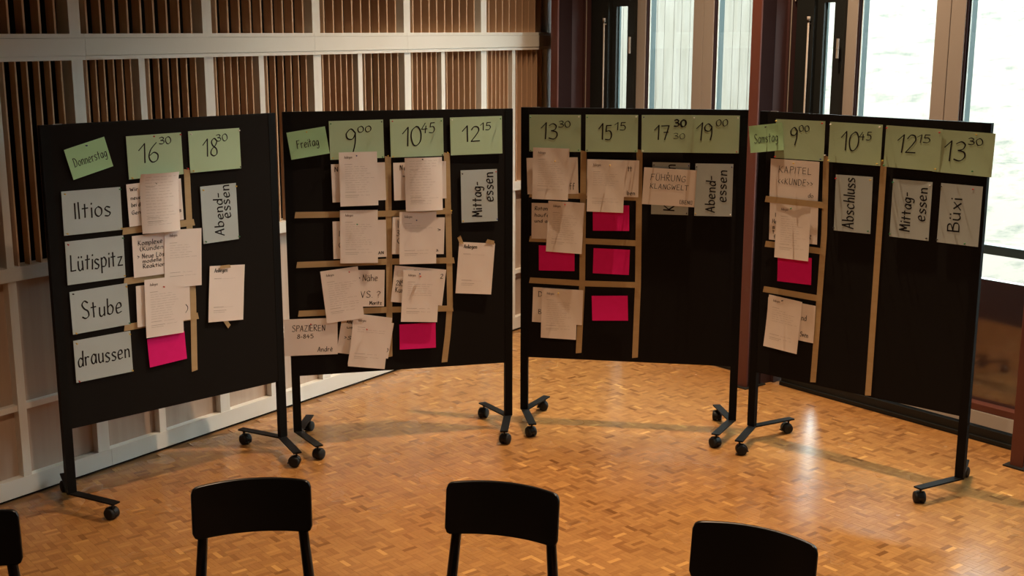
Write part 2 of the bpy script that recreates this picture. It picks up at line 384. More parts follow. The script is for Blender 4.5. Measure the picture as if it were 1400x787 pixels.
# ------------------------------------------------------------------ outdoors: meadow and the boarded wing
def meadow_mat():
    m = mat('dry_meadow', (.62, .62, .48), .95, .1)
    nt = m.node_tree; b = nt.nodes['Principled BSDF']; tc = nt.nodes.new('ShaderNodeTexCoord')
    n = nt.nodes.new('ShaderNodeTexNoise'); n.inputs['Scale'].default_value = 2.2; n.inputs['Detail'].default_value = 9; n.inputs['Roughness'].default_value = .72
    rp = nt.nodes.new('ShaderNodeValToRGB'); e = rp.color_ramp.elements
    e[0].position = .34; e[0].color = (.080, .074, .062, 1); e[1].position = .5; e[1].color = (.160, .130, .108, 1)
    nt.links.new(tc.outputs['Object'], n.inputs['Vector']); nt.links.new(n.outputs[0], rp.inputs[0]); nt.links.new(rp.outputs[0], b.inputs['Base Color'])
    return m
M['meadow'] = meadow_mat()
g = MB(); NX, NY = 90, 60; vs = []
for j in range(NY + 1):
    for i in range(NX + 1):
        s = -14 + 42 * i / NX; y = .26 + 34 * (j / NY) ** 1.6
        z = -.06 + max(0, y - 2.5) * .16 + .004 * y * y + (rnd.uniform(-.05, .05) if y > 1 else 0)
        vs.append((s, y, z))
g.add(vs, [(j*(NX+1)+i, j*(NX+1)+i+1, (j+1)*(NX+1)+i+1, (j+1)*(NX+1)+i) for j in range(NY) for i in range(NX)])
g = g.build('ground', M['meadow'], smooth=True); g.location = (CR.x, CR.y, 0); g.rotation_euler = (0, 0, AR); tag(g, kind='structure')
tb = empty('timber_building', (2.0, 14.3, .0), math.radians(-4)); tag(tb, 'pale weathered timber building with upright boarding outside the left windows', 'building')
x = -2.3
m_ = MB(); m_.box(-2.3, 1.18, .025, 2.5, -.2, 5.2); m_.build('wall', M['plank'], tb)
while x < 1.17:
    wd = rnd.choice((.085, .095, .105)); m_ = MB(); y0 = rnd.uniform(-.012, 0)
    m_.box(x + .0015, min(x + wd, 1.18) - .0015, y0, .025, -.2, 5.2); m_.build('plank', M['plank'], tb); x += wd

# ------------------------------------------------------------------ handwriting: single-stroke alphabet (cap height 1)
G = {
'0': ['.32,1 .08,.8 .02,.45 .14,.05 .34,.0 .54,.25 .56,.65 .42,.95 .28,.98'],
'1': ['|0,.66 .3,1', '|.3,1 .3,0'],
'2': ['.05,.78 .2,.98 .42,.95 .48,.72 .3,.4 .04,.04', '|.04,.04 .55,.06'],
'3': ['.05,.88 .28,1 .48,.86 .4,.62 .18,.54', '.18,.54 .48,.46 .54,.22 .34,0 .04,.06'],
'4': ['|.34,1 .02,.38', '|.02,.38 .55,.42', '|.42,.72 .38,0'],
'5': ['|.5,1 .14,.98', '|.14,.98 .1,.58', '.1,.58 .38,.62 .52,.36 .38,.04 .04,.04'],
'6': ['.42,1 .14,.66 .04,.28 .2,0 .46,.08 .5,.36 .3,.5 .1,.36'],
'7': ['|.02,.95 .55,.97', '|.55,.97 .28,0', '|.2,.5 .5,.52'],
'8': ['.46,.84 .28,1 .1,.84 .18,.6 .42,.4 .46,.12 .26,0 .06,.14 .12,.38 .36,.6 .46,.84'],
'9': ['.44,.82 .24,1 .04,.8 .1,.58 .32,.56 .44,.78', '.44,.82 .44,.4 .36,0'],
'a': ['.4,.5 .22,.6 .04,.36 .08,.08 .26,.02 .4,.28', '|.42,.58 .42,.02'],
'b': ['|.06,1.02 .06,.04', '.06,.42 .26,.6 .44,.4 .38,.08 .18,0 .06,.12'],
'c': ['.4,.5 .22,.6 .04,.36 .1,.06 .28,0 .42,.1'],
'd': ['.4,.46 .2,.58 .04,.34 .1,.04 .28,.02 .4,.24', '|.42,1.02 .42,.02'],
'e': ['.06,.3 .38,.36 .34,.58 .16,.58 .04,.32 .14,.02 .42,.08'],
'f': ['.4,.96 .24,1 .18,.8 .18,0', '|.04,.58 .36,.58'],
'g': ['.4,.5 .22,.6 .04,.38 .12,.1 .3,.1 .4,.34', '.42,.58 .42,.0 .34,-.28 .08,-.24'],
'h': ['|.06,1.02 .06,0', '.06,.4 .22,.58 .36,.46 .38,.0'],
'i': ['|.06,.58 .06,0', '|.06,.8 .07,.86'],
'k': ['|.06,1 .06,0', '|.38,.56 .08,.28', '|.1,.3 .4,0'],
'l': ['|.06,1.02 .06,0'],
'm': ['|.05,.58 .05,0', '.05,.42 .18,.58 .28,.44 .28,0', '.28,.42 .42,.58 .52,.44 .52,0'],
'n': ['|.06,.58 .06,0', '.06,.42 .24,.58 .38,.46 .4,0'],
'o': ['.24,.6 .06,.44 .06,.14 .24,0 .42,.16 .42,.46 .24,.6'],
'p': ['|.06,.58 .06,-.32', '.06,.44 .26,.6 .44,.4 .36,.08 .08,.06'],
'r': ['|.06,.58 .06,0', '.06,.38 .18,.56 .34,.54'],
's': ['.36,.54 .16,.6 .06,.46 .2,.32 .36,.2 .26,.02 .04,.04'],
't': ['|.18,.88 .18,.02', '|.02,.6 .36,.62'],
'u': ['.06,.58 .06,.14 .2,0 .38,.16', '|.4,.58 .4,.02'],
'v': ['|.04,.58 .2,0', '|.2,0 .38,.58'],
'w': ['|.02,.58 .14,0', '|.14,0 .26,.44', '|.26,.44 .4,0', '|.4,0 .52,.58'],
'x': ['|.04,.58 .4,0', '|.4,.58 .04,0'],
'z': ['|.04,.56 .38,.58', '|.38,.58 .04,.02', '|.04,.02 .42,.02'],
'A': ['|.02,0 .28,1', '|.28,1 .5,0', '|.1,.34 .44,.36'],
'B': ['|.06,1 .06,0', '.06,.98 .36,.98 .42,.74 .1,.54', '.1,.54 .48,.44 .46,.08 .06,.02'],
'D': ['|.08,.98 .08,.02', '.02,.98 .36,.92 .54,.52 .38,.08 .04,.02'],
'E': ['|.06,1 .06,0', '|.06,.98 .44,1', '|.06,.52 .38,.54', '|.06,.02 .46,.02'],
'F': ['|.08,1 .06,0', '|.04,.96 .5,1', '|.06,.55 .4,.57'],
'G': ['.5,.86 .28,1 .04,.64 .1,.12 .36,0 .5,.16 .5,.42', '|.5,.42 .3,.42'],
'H': ['|.06,1 .06,0', '|.48,1 .48,0', '|.06,.5 .48,.52'],
'I': ['|.06,1 .06,0'],
'K': ['|.06,1 .06,0', '|.46,.96 .08,.46', '|.12,.5 .5,0'],
'L': ['|.06,1 .06,.02', '|.06,.02 .44,.04'],
'M': ['|.04,0 .1,1', '|.1,1 .32,.3', '|.32,.3 .54,1', '|.54,1 .6,0'],
'N': ['|.06,0 .08,1', '|.08,1 .46,.04', '|.46,.04 .48,1'],
'P': ['|.06,1 .06,0', '.06,.98 .4,.96 .44,.62 .08,.48'],
'R': ['|.06,1 .06,0', '.06,.98 .4,.96 .42,.64 .08,.5', '|.16,.5 .48,0'],
'S': ['.46,.88 .24,1 .06,.8 .2,.56 .42,.4 .46,.14 .24,0 .02,.1'],
'T': ['|.0,.96 .54,1', '|.27,.98 .25,0'],
'U': ['.06,1 .06,.24 .26,0 .46,.2 .48,1'],
'V': ['|.02,1 .24,0', '|.24,0 .48,1'],
'W': ['|.02,1 .16,0', '|.16,0 .32,.7', '|.32,.7 .48,0', '|.48,0 .62,1'],
'Z': ['|.04,.96 .48,1', '|.48,1 .04,.02', '|.04,.02 .5,.04'],
'-': ['|.04,.4 .34,.42'], '.': ['|.04,.0 .06,.05'], '?': ['.04,.8 .2,1 .42,.84 .36,.6 .2,.46 .2,.28', '|.2,.02 .21,.07'],
'(': ['.24,1.05 .06,.7 .06,.3 .22,-.08'], ')': ['.02,1.05 .2,.7 .2,.3 .04,-.08'],
'>': ['|.04,.7 .34,.42', '|.34,.42 .06,.14'], '<': ['|.34,.8 .04,.45', '|.04,.45 .34,.1'],
'[': ['|.2,1 .04,1', '|.04,1 .04,0', '|.04,0 .2,0'], ']': ['|.04,1 .2,1', '|.2,1 .2,0', '|.2,0 .04,0'],
'~': ['.0,.3 .1,.45 .2,.2 .3,.4 .4,.2 .5,.42'], ' ': [],
'é': None, 'ü': None, 'ä': None, 'ö': None, 'Ü': None}
def dots(base, y): return G[base] + ['|.12,%g .13,%g' % (y, y + .07), '|.34,%g .35,%g' % (y, y + .07)]
G['ü'] = dots('u', .78); G['ä'] = dots('a', .78); G['ö'] = dots('o', .78); G['Ü'] = dots('U', 1.12); G['é'] = G['e'] + ['|.18,.72 .32,.9']
def strokes(text):
    out = []; x = 0
    for ch in text:
        gl = G.get(ch); mxx = 0; jy = rnd.uniform(-.03, .03); sl = rnd.uniform(-.02, .08); js = rnd.uniform(.94, 1.05)
        if gl is None or not gl: x += .35; continue
        for s in gl:
            straight = s[0] == '|'
            pts = [tuple(map(float, q.split(','))) for q in s.lstrip('|').split()]
            mxx = max(mxx, max(q[0] for q in pts))
            if straight:
                (ax, ay), (bx_, by) = pts; k = 4; pts = [(ax + (bx_-ax)*i/k, ay + (by-ay)*i/k) for i in range(k+1)]
            else:
                P = [pts[0]] + pts + [pts[-1]]; r = []
                for i in range(1, len(P)-2):
                    for j in range(5):
                        t = j / 5.0
                        r.append(tuple(.5*((2*P[i][c]) + (-P[i-1][c]+P[i+1][c])*t + (2*P[i-1][c]-5*P[i][c]+4*P[i+1][c]-P[i+2][c])*t*t + (-P[i-1][c]+3*P[i][c]-3*P[i+1][c]+P[i+2][c])*t**3) for c in (0, 1)))
                r.append(pts[-1]); pts = r
            out.append([(x + q[0] + sl * q[1], q[1] * js + jy) for q in pts])
        x += mxx + .17
    return out, max(.1, x - .17)
def ribbon(mb, pts, pen, surf, rot=0, nib=.5):
    """pts in card coordinates (u right, v up); surf(u,v)->distance in front of the board"""
    n = len(pts)
    for i in range(n-1):
        pass
    L = []
    for i in range(n):
        a = pts[max(0, i-1)]; b = pts[min(n-1, i+1)]; dx, dy = b[0]-a[0], b[1]-a[1]; l = math.hypot(dx, dy) or 1
        ang = math.atan2(dy, dx); wd = pen * (.55 + .55 * abs(math.sin(ang - .6 - rot)))
        nx, ny = -dy / l * wd / 2, dx / l * wd / 2
        ex = pen * .25 if i == n-1 else (-pen * .25 if i == 0 else 0)
        cx, cy = pts[i][0] + dx / l * ex, pts[i][1] + dy / l * ex
        L.append((cx + nx, cy + ny)); L.append((cx - nx, cy - ny))
    vs = [(u, -(surf(u, v) + .0006), v) for u, v in L]
    mb.add(vs, [(2*i, 2*i+1, 2*i+3, 2*i+2) for i in range(n-1)])

# ------------------------------------------------------------------ the four boards
BW, BH, BZ, FZ = 1.27979, 1.88732, .41578, .088
BOARDS = [(-1.72018, 6.1785, .76902), (-.61692, 6.85142, .24737), (.68115, 7.02197, -.17196), (1.82803, 6.39115, -.7498)]
BNAME = ['leftmost', 'second', 'third', 'rightmost']
BLAB = ['black pinboard on casters farthest left, headed Donnerstag with four room cards',
        'black pinboard on casters headed Freitag, second from the left, with most white sheets',
        'black pinboard on casters third from the left, headed 13:30, showing four magenta sheets',
        'black pinboard on casters farthest right, headed Samstag, beside the bright windows']
hw = BW / 2
m_ = MB(); m_.box(-.0225, .0225, 0, .030, FZ, BH); ME_post = m_.mesh('post', M['frame'])
m_ = MB(); m_.box(-hw + .045, hw - .045, .0015, .026, BZ, BH - .004); ME_panel = m_.mesh('panel', M['board'])
m_ = MB(); m_.box(-hw + .045, hw - .045, .004, .024, 0, .004); ME_edge = m_.mesh('edge_rail', M['frame'])
m_ = MB(); m_.box(-.022, .022, .004, .012, BH, BH + .003); ME_clip = m_.mesh('clip', M['silver'])
def foot_mesh(sx, sy):
    m = MB(); m.bar((0, .015 + sy * -.012, FZ - .008), (sx * .095, .015 + sy * .285, FZ - .008), .045, .008); return m.mesh('foot_bar', M['frame'])
FEET = {(a, b): foot_mesh(a, b) for a in (-1, 1) for b in (-1, 1)}
# caster: fork stem + hood; twin wheels
def caster_meshes():
    h = MB(); h.tube([(0, 0, .056), (0, 0, FZ - .008)], [.006, .006], 10); h.tube([(0, 0, FZ - .013), (0, 0, FZ - .008)], [.014, .014], 12)
    seg = 12; vs = []; R = .0335
    for xx in (-.011, .011):
        for k in range(seg + 1):
            a = math.radians(-20 + 215 * k / seg); vs.append((xx, .012 + math.cos(a) * R, .032 + math.sin(a) * R * .92))
    fs = [(k, k + 1, seg + 2 + k, seg + 1 + k) for k in range(seg)] + [tuple(range(seg, -1, -1)), tuple(range(seg + 1, 2 * seg + 2))]
    h.add(vs, fs); h.box(-.012, .012, .030, .050, .018, .024)
    wmesh = MB(); n = 20
    prof = [(-.013, .010), (-.013, .024), (-.009, .029), (.009, .030), (.013, .025), (.015, .012)]
    vs = [(x_, math.cos(2*math.pi*k/n) * r_, math.sin(2*math.pi*k/n) * r_) for x_, r_ in prof for k in range(n)]
    fs = [(i*n+k, i*n+(k+1) % n, (i+1)*n+(k+1) % n, (i+1)*n+k) for i in range(len(prof)-1) for k in range(n)]
    fs += [tuple(range(n-1, -1, -1)), tuple((len(prof)-1)*n+k for k in range(n))]
    wmesh.add(vs, fs)
    return h.mesh('caster', M['plastic']), wmesh.mesh('wheel', M['rubber'], smooth=True)
ME_cast, ME_wheel = caster_meshes()
boards = []
for b, (bx0, by0, ba) in enumerate(BOARDS):
    r = empty('pinboard', (bx0, by0, 0), ba); boards.append(r)
    tag(r, BLAB[b], 'pinboard', 'rolling pinboards in a row')
    inst('panel', ME_panel, r); inst('edge_rail', ME_edge, r, (0, 0, BH - .004)); inst('edge_rail', ME_edge, r, (0, 0, BZ - .004)); inst('clip', ME_clip, r, (-hw + .085, 0, 0))
    for sx in (-1, 1):
        inst('post', ME_post, r, (sx * (hw - .0225), 0, 0))
        for sy in (-1, 1):
            inst('foot_bar', FEET[(-sx, sy)], r, (sx * (hw - .0225), 0, 0))
            cx, cy = sx * (hw - .0225 - .087), .015 + sy * .262
            c = inst('caster', ME_cast, r, (cx, cy, 0), rnd.uniform(-.9, .9) + (0 if sy < 0 else 2.5))
            for dx in (-.0145, .0145): inst('wheel', ME_wheel, c, (dx - .001, .010, .030))
def bfrac(b, x, z, off):
    X, Y, A = BOARDS[b]; c, s = math.cos(A), math.sin(A)
    return (X + x * c + off * s, Y + x * s - off * c, z)     # off = distance in front of the board

SIZES = dict(L=(.297, .21), P=(.21, .297), s=(.21, .148))
NB = ['on the leftmost board', 'on the Freitag board', 'on the third board', 'on the Samstag board']
GROUPS = {}
def paper(b, kind, x, z, rot, layer, mname, name, label, cat, writing=(), curl=.004, group=None, lines=None, head=None, bow=0.0, pen=.0042, roll=0):
    w_, h_ = SIZES[kind]; A = BOARDS[b][2]; tilt = rnd.uniform(-1, 1); c1, c2 = rnd.uniform(.3, 1), rnd.uniform(.3, 1)
    wob = rnd.uniform(0, 6.28)
    def surf(u, v):
        fu, fv = u / w_ + .5, v / h_ + .5
        y = curl * ((1 - fv) ** 2) * (c1 * fu + c2 * (1 - fu)) + curl * .09 * math.sin(fu * 5 + fv * 4 + wob) ** 2
        y += bow * (1 - (2 * fu - 1) ** 2) + .0015 * abs(2 * fu - 1) ** 3 * fv
        if roll: y += roll * max(0, fv - .8) ** 1.5 * 10
        return y
    o = MB(); NU, NV = 10, 12
    vs = [((i / NU - .5) * w_, -surf((i / NU - .5) * w_, (j / NV - .5) * h_), (j / NV - .5) * h_) for j in range(NV + 1) for i in range(NU + 1)]
    nb = len(vs); vs += [(a_, c_ + .0004, d_) for a_, c_, d_ in vs]
    q = [(j*(NU+1)+i, j*(NU+1)+i+1, (j+1)*(NU+1)+i+1, (j+1)*(NU+1)+i) for j in range(NV) for i in range(NU)]
    fs = q + [tuple(nb + k for k in reversed(f)) for f in q]
    rim = [i for i in range(NU+1)] + [j*(NU+1)+NU for j in range(1, NV+1)] + [NV*(NU+1)+i for i in range(NU-1, -1, -1)] + [j*(NU+1) for j in range(NV-1, 0, -1)]
    o.add(vs, fs); nr_ = len(rim); nfq = len(fs)
    o.add([vs[k] for k in rim] + [vs[nb + k] for k in rim], [(k, nr_ + k, nr_ + (k+1) % nr_, (k+1) % nr_) for k in range(nr_)])
    ob = o.build(name, M[mname], None, smooth=True)
    ob.data.polygons.foreach_set('use_smooth', [i < nfq for i in range(len(ob.data.polygons))]); lx = bfrac(b, x, z, layer)
    ob.matrix_world = Matrix.Translation(lx) @ Matrix.Rotation(A, 4, 'Z') @ Matrix.Rotation(-math.radians(rot), 4, 'Y')
    tag(ob, label, cat, group)
    if writing:
        mbw = MB()
        for wr_ in writing:
            txt, u0, u1, base_, hh = wr_[:5]; vert = len(wr_) > 5 and wr_[5] == 'v'; pn = wr_[6] if len(wr_) > 6 else pen
            ss, tw = strokes(txt)
            for s in ss:
                if vert:   # reads upwards: u0,u1 are fractions of height, base_ a fraction of width
                    L_ = (u1 - u0) * h_
                    pts = [((base_ - .5) * w_ - y_ * hh, (u0 - .5) * h_ + x_ / tw * L_) for x_, y_ in s]
                else:
                    L_ = (u1 - u0) * w_
                    pts = [((u0 - .5) * w_ + x_ / tw * L_, (base_ - .5) * h_ + y_ * hh) for x_, y_ in s]
                pts = [(max(-w_/2 + .003, min(w_/2 - .003, p_[0] + rnd.uniform(-.0003, .0003))), max(-h_/2 + .003, min(h_/2 - .003, p_[1]))) for p_ in pts]
                ribbon(mbw, pts, pn, surf, math.pi / 2 if vert else 0)
        mbw.build('handwriting', M['ink'], ob)
    if head or lines:
        mbp = MB()
        if head:
            ss, tw = strokes('Anliegen')
            hs, hwid = (.021, .36) if head == 2 else (.013, .20)
            for s in ss: ribbon(mbp, [((.14 - .5) * w_ + x_ / tw * hwid * w_, (.885 - .5) * h_ + y_ * hs) for x_, y_ in s], .0034 if head == 2 else .0024, surf)
        mbp.build('printed_heading', M['ink' if head == 2 else 'print'], ob)
        mbl = MB(); mbh = MB()
        def line(fv, f0, f1, wd): ribbon(mbl, [((f0 + (f1-f0)*i/6 - .5) * w_, (fv - .5) * h_) for i in range(7)], wd, surf)
        def scrib(fv, f0, f1):
            u = f0; ph = rnd.random() * 6
            while u < f1 - .05:
                u2 = min(f1, u + rnd.uniform(.06, .2)); k = max(6, int((u2-u) * 70))
                ribbon(mbh, [((u + (u2-u)*i/k - .5) * w_, (fv - .5) * h_ + .0016 * math.sin(i * 2.3 + ph) * rnd.uniform(.4, 1.3)) for i in range(k+1)], .0009, surf)
                u = u2 + rnd.uniform(.02, .05)
        line(.775, .14, .34, .0016); line(.262, .14, .42, .0017); line(.2, .14, .5, .0017); line(.168, .14, .46, .0012)
        if lines == 'form': line(.765, .14, .74, .0006); line(.255, .14, .7, .0006)
        else:
            n_ = {'few': 6, 'many': 11, 'full': 17, 'bottom': 2}[lines]; top = .94 if lines == 'full' else .73; stp = .05 if lines == 'full' else .042
            for i in range(n_):
                scrib(top - i * stp, .12 if lines == 'full' else .15, rnd.uniform(.6, .92))
            if lines != 'full': scrib(.26, .48, .8); scrib(.2, .55, .85)
        mbl.build('printed_lines', M['print'], ob)
        if mbh.v: mbh.build('handwriting', M['pen'], ob)
    ob['_s'] = 0; del ob['_s']
    return dict(b=b, x=x, z=z, rot=math.radians(rot), w=w_, h=h_, layer=layer, surf=surf)

PIN_DONE = 0
m_pin = {}
for c_ in ('red', 'yellow', 'green', 'blue', 'black', 'white'):
    m_ = MB(); m_.tube([(0, .004, 0), (0, -.0135, 0)], [.0009, .0009], 6, 0)
    m_.tube([(0, -.0105, 0), (0, -.012, 0), (0, -.0165, 0), (0, -.018, 0), (0, -.0205, 0), (0, -.0215, 0)], [.0028, .0032, .0022, .0037, .0037, .003], 10, 1)
    m_pin[c_] = m_.mesh('push_pin', [M['silver'], M['pin_' + c_]])
def pin(P, fu, fv, col, desc, where):
    u, v = (fu - .5) * P['w'], (fv - .5) * P['h']; c, s = math.cos(P['rot']), math.sin(P['rot'])
    X = P['x'] + u * c - v * s; Z = P['z'] + u * s + v * c
    o = bpy.data.objects.new('push_pin', m_pin[col]); COL.objects.link(o)
    o.location = bfrac(P['b'], X, Z, P['layer'] + P['surf'](u, v) - .001); o.rotation_euler = (rnd.uniform(-.08, .25), 0, BOARDS[P['b']][2] + rnd.uniform(-.12, .12))
    lab = '%s pin %s of the %s' % (col, where, desc)
    if len(lab.split()) > 16: lab = lab.replace(' centre', '')
    tag(o, lab, 'push pin', 'push pins on the boards')
CORN = {'TL': (.035, .95, 'at top left'), 'TR': (.965, .95, 'at top right'), 'BL': (.035, .05, 'at bottom left'), 'BR': (.965, .05, 'at bottom right')}
def pins(P, desc, spec):
    for t in spec.split():
        k, c = t.split(':')
        if k in CORN: fu, fv, wh = CORN[k]
        else:
            fu, fv = map(float, k.split(',')); wh = ('at top' if fv > .6 else 'at bottom') + (' centre' if .3 < fu < .7 else ' edge')
        pin(P, fu, fv, c, desc, wh)

GT = 'green time cards along the board tops'; GW = 'white written cards and sheets'; GP = 'magenta sheets'; GG = 'pale grey room and meal cards'
D1, D2, D3, D4, D5, D6 = .004, .006, .009, .0135, .0175, .018
ORD = ['first', 'second', 'third', 'fourth']; TN = {}
def timec(b, x, z, rot, big, u0, u1, base_, hh, sup, s0, s1, sb, sh, extra=(), layer=D1, spec='', word='', kind='L', ordn=None):
    TN[b] = TN.get(b, 0) + 1; n_ = ordn or ORD[TN[b] - 1]
    d = '%s green time card %s' % (n_, NB[b])
    P = paper(b, kind, x, z, rot, layer, 'green', 'time_card', '%s green time card from the left %s, hand-lettered %s' % (n_, NB[b], word), 'card',
              [(big, u0, u1, base_, hh), (sup, s0, s1, sb, sh, 'h', .0054)] + list(extra), .003, GT, pen=.0074)
    pins(P, d, spec); return P
def greyc(b, x, z, rot, writing, spec, word, kind='P', layer=D1, name='word_card'):
    P = paper(b, kind, x, z, rot, layer, 'grey', name, 'pale grey card hand-lettered %s %s' % (word, NB[b]), 'card', writing, .003, GG, pen=.0076)
    pins(P, word + ' card ' + NB[b], spec); return P
def sheet(b, x, z, rot, desc, spec='', lines='few', layer=D4, curl=.012, head=1, **kw):
    P = paper(b, 'P', x, z, rot, layer, 'white', 'form_sheet', desc, 'sheet', (), curl, GW, lines, head, **kw)
    pins(P, desc, spec); return P
def note(b, x, z, rot, desc, writing, layer=D3, spec='', kind='L', pen=.0036, curl=.002):
    P = paper(b, kind, x, z, rot, layer, 'white', 'note_card', desc, 'card', writing, curl, GW, pen=pen)
    pins(P, desc, spec); return P
def pink(b, x, z, rot, desc, layer=D2):
    return paper(b, 's', x, z, rot, layer, 'pink', 'magenta_sheet', desc, 'paper', (), .004, GP)

# --- board 0 : Donnerstag
P = paper(0, 's', -.418, 1.722, 13.9, D2, 'green2', 'day_card', 'small tilted green card lettered Donnerstag at top of leftmost board', 'card', [('Donnerstag', .12, .93, .36, .042, 'h', .0036)], .006, 'weekday cards')
pins(P, 'Donnerstag card', '.5,.93:blue')
timec(0, -.072, 1.710, .6, '16', .2, .54, .37, .095, '30', .58, .80, .76, .033, spec='.48,.96:red TR:red BL:yellow', word='16:30')
timec(0, .264, 1.715, .3, '18', .26, .53, .37, .085, '30', .53, .75, .71, .034, spec='TL:white TR:white BL:yellow BR:black', word='18:30')
greyc(0, -.417, 1.468, -.6, [('Iltios', .19, .8, .36, .078)], 'TL:yellow TR:green BL:yellow BR:yellow', 'Iltios', 'L')
greyc(0, -.417, 1.229, -.5, [('Lütispitz', .06, .96, .30, .080)], 'TL:red TR:green BR:yellow', 'Lütispitz', 'L')
greyc(0, -.411, .987, .5, [('Stube', .18, .86, .32, .082)], 'TL:black TR:yellow BL:yellow BR:green', 'Stube', 'L')
greyc(0, -.411, .745, .1, [('draussen', .05, .95, .36, .076)], 'TL:yellow TR:yellow BL:red BR:yellow', 'draussen', 'L')
greyc(0, .274, 1.387, .6, [('Abend-', .1, .85, .59, .05, 'v'), ('essen', .4, .97, .80, .055, 'v')], 'TL:yellow TR:yellow BL:green BR:green', 'Abendessen')
note(0, -.088, 1.479, 1.1, 'white note card behind the curled sheet, leftmost board', [('Wir ~', .06, .3, .83, .017), ('neuem', .06, .3, .63, .017), ('bei de', .06, .26, .46, .018), ('Gen w', .06, .3, .28, .018), ('t', .9, .94, .62, .03), ('s', .92, .96, .2, .02)])
sheet(0, -.067, 1.478, -.9, 'curled handwritten sheet on the leftmost board', '.35,.84:white', 'full', D4, .010, 0, bow=.02, roll=.02)
note(0, -.078, 1.218, -.5, 'white card lettered Komplexe', [('Komplexe P', .1, .64, .76, .024), ('(Kunden P', .13, .66, .62, .022), ('> Neue Lösu', .08, .62, .44, .022), ('modelle >', .17, .6, .33, .018), ('Reaktions', .17, .62, .2, .02)], D3)
sheet(0, .046, 1.180, -3.0, 'printed form sheet overlapping the Komplexe card', '', 'few', .0115, .002)
note(0, -.075, .963, -1.4, 'white note card peeking out behind a sheet beside the Stube card', [('J', .9, .95, .25, .03), (')', .9, .94, .2, .04)], D3)
sheet(0, -.078, .947, -1.8, 'form sheet right of the Stube card', '.48,.85:red', 'many', D5, .008)
pink(0, -.069, .721, 2.2, 'magenta sheet right of the draussen card on the leftmost board')
sheet(0, .290, .960, -5.1, 'printed form headed Anliegen taped to the leftmost board', '', 'form', D2, .010, 2)
# --- board 1 : Freitag
P = paper(1, 's', -.507, 1.719, 8.4, D2, 'green2', 'day_card', 'small tilted green card lettered Freitag at top of second board', 'card', [('Freitag', .2, .76, .36, .046, 'h', .0038)], .006, 'weekday cards')
pins(P, 'Freitag card', '.5,.92:yellow')
timec(1, -.243, 1.732, .8, '9', .28, .46, .2, .12, '00', .52, .76, .69, .033, spec='TL:green TR:black BL:yellow BR:green', word='9:00')
timec(1, .091, 1.736, .6, '10', .22, .57, .30, .107, '45', .58, .83, .62, .056, spec='TL:red TR:green BL:yellow BR:black', word='10:45')
timec(1, .428, 1.741, .9, '12', .23, .56, .34, .088, '15', .58, .77, .64, .042, spec='TL:white TR:green', word='12:15')
greyc(1, .443, 1.401, .8, [('Mittag-', .1, .76, .56, .056, 'v'), ('essen', .38, .93, .89, .056, 'v')], 'TL:black TR:red BL:yellow BR:blue', 'Mittagessen')
sheet(1, .417, .985, -4.8, 'printed form headed Anliegen taped on the Freitag board', '', 'form', D2, .010, 2)
note(1, -.238, 1.498, .9, 'white note card, top row left column of the Freitag board', [('N', .06, .12, .8, .025)])
sheet(1, -.239, 1.517, .2, 'form sheet, top row left column of the Freitag board', '.45,.94:blue', 'many')
note(1, .104, 1.497, .6, 'white note card, top row middle column of the Freitag board', [('Ne', .12, .24, .8, .028), ('~', .17, .24, .6, .02)])
sheet(1, .124, 1.478, .3, 'bluish handwritten sheet in middle column of Freitag board', '.45,.98:black', 'full', D4, .008, 0, bow=.012)
note(1, -.240, 1.180, 0, 'white note card, second row left column of the Freitag board', [('l', .1, .13, .6, .03), ('(', .1, .14, .3, .03), ('ANO', .84, .97, .08, .016)])
sheet(1, -.245, 1.196, -1.2, 'form sheet in second row, left column of Freitag board', '.44,.74:green', 'many')
note(1, .090, 1.187, -2.3, 'white note card, second row middle column of the Freitag board', [('l', .08, .13, .72, .04), ('3', .08, .13, .5, .03), ('(', .09, .14, .3, .03), ('>', .86, .92, .62, .02), ('a.', .84, .9, .08, .016)])
sheet(1, .086, 1.176, -1.0, 'form sheet in second row, middle column of Freitag board', '.46,.84:blue', 'bottom')
note(1, -.256, .901, -2.2, 'white card lettered Nähe vs. on the Freitag board', [('>', .49, .53, .72, .028), ('Nähe', .58, .86, .70, .037), ('VS. ?', .55, .92, .25, .036), ('Moritz', .72, .95, .05, .021)], D2)
sheet(1, -.346, .871, 5.6, 'leaning form sheet left of the Nähe card', '.75,.92:red', 'many', D4, .010)
note(1, .087, .900, -7.3, 'tilted white note card behind the form above the Freitag magenta sheet', [('O', .09, .17, .75, .034), ('285', .06, .2, .46, .030), ('Kun', .06, .22, .28, .030), ('2', .9, .95, .75, .026), ('~~', .38, .5, .9, .01)])
sheet(1, .095, .840, -4.0, 'form sheet above the Freitag magenta sheet', '.44,.95:blue .47,.9:red', 'few')
pink(1, .078, .606, -.1, 'magenta sheet near the bottom of the Freitag board')
note(1, -.527, .639, -1.2, 'white card lettered Spazieren, overhanging a board post', [('SPAZIEREN', .15, .76, .66, .034), ('8-845', .24, .54, .47, .022), ('André', .62, .9, .09, .027)], D4, '.5,.86:red')
note(1, -.222, .613, -10.5, 'hindmost tilted card of the stack at bottom of Freitag board', [('ABER', .1, .26, .84, .016), ('um', .12, .24, .7, .016), ('>S', .1, .22, .4, .02), ('0', .93, .97, .18, .022)], D1)
sheet(1, -.197, .594, -10.4, 'tilted sheet in the middle of the stack at bottom of Freitag board', '', 'bottom', D3, .006, 0)
sheet(1, -.202, .591, -8.2, 'topmost tilted form sheet at bottom of Freitag board', '.38,.76:red', 'bottom', D5, .014)
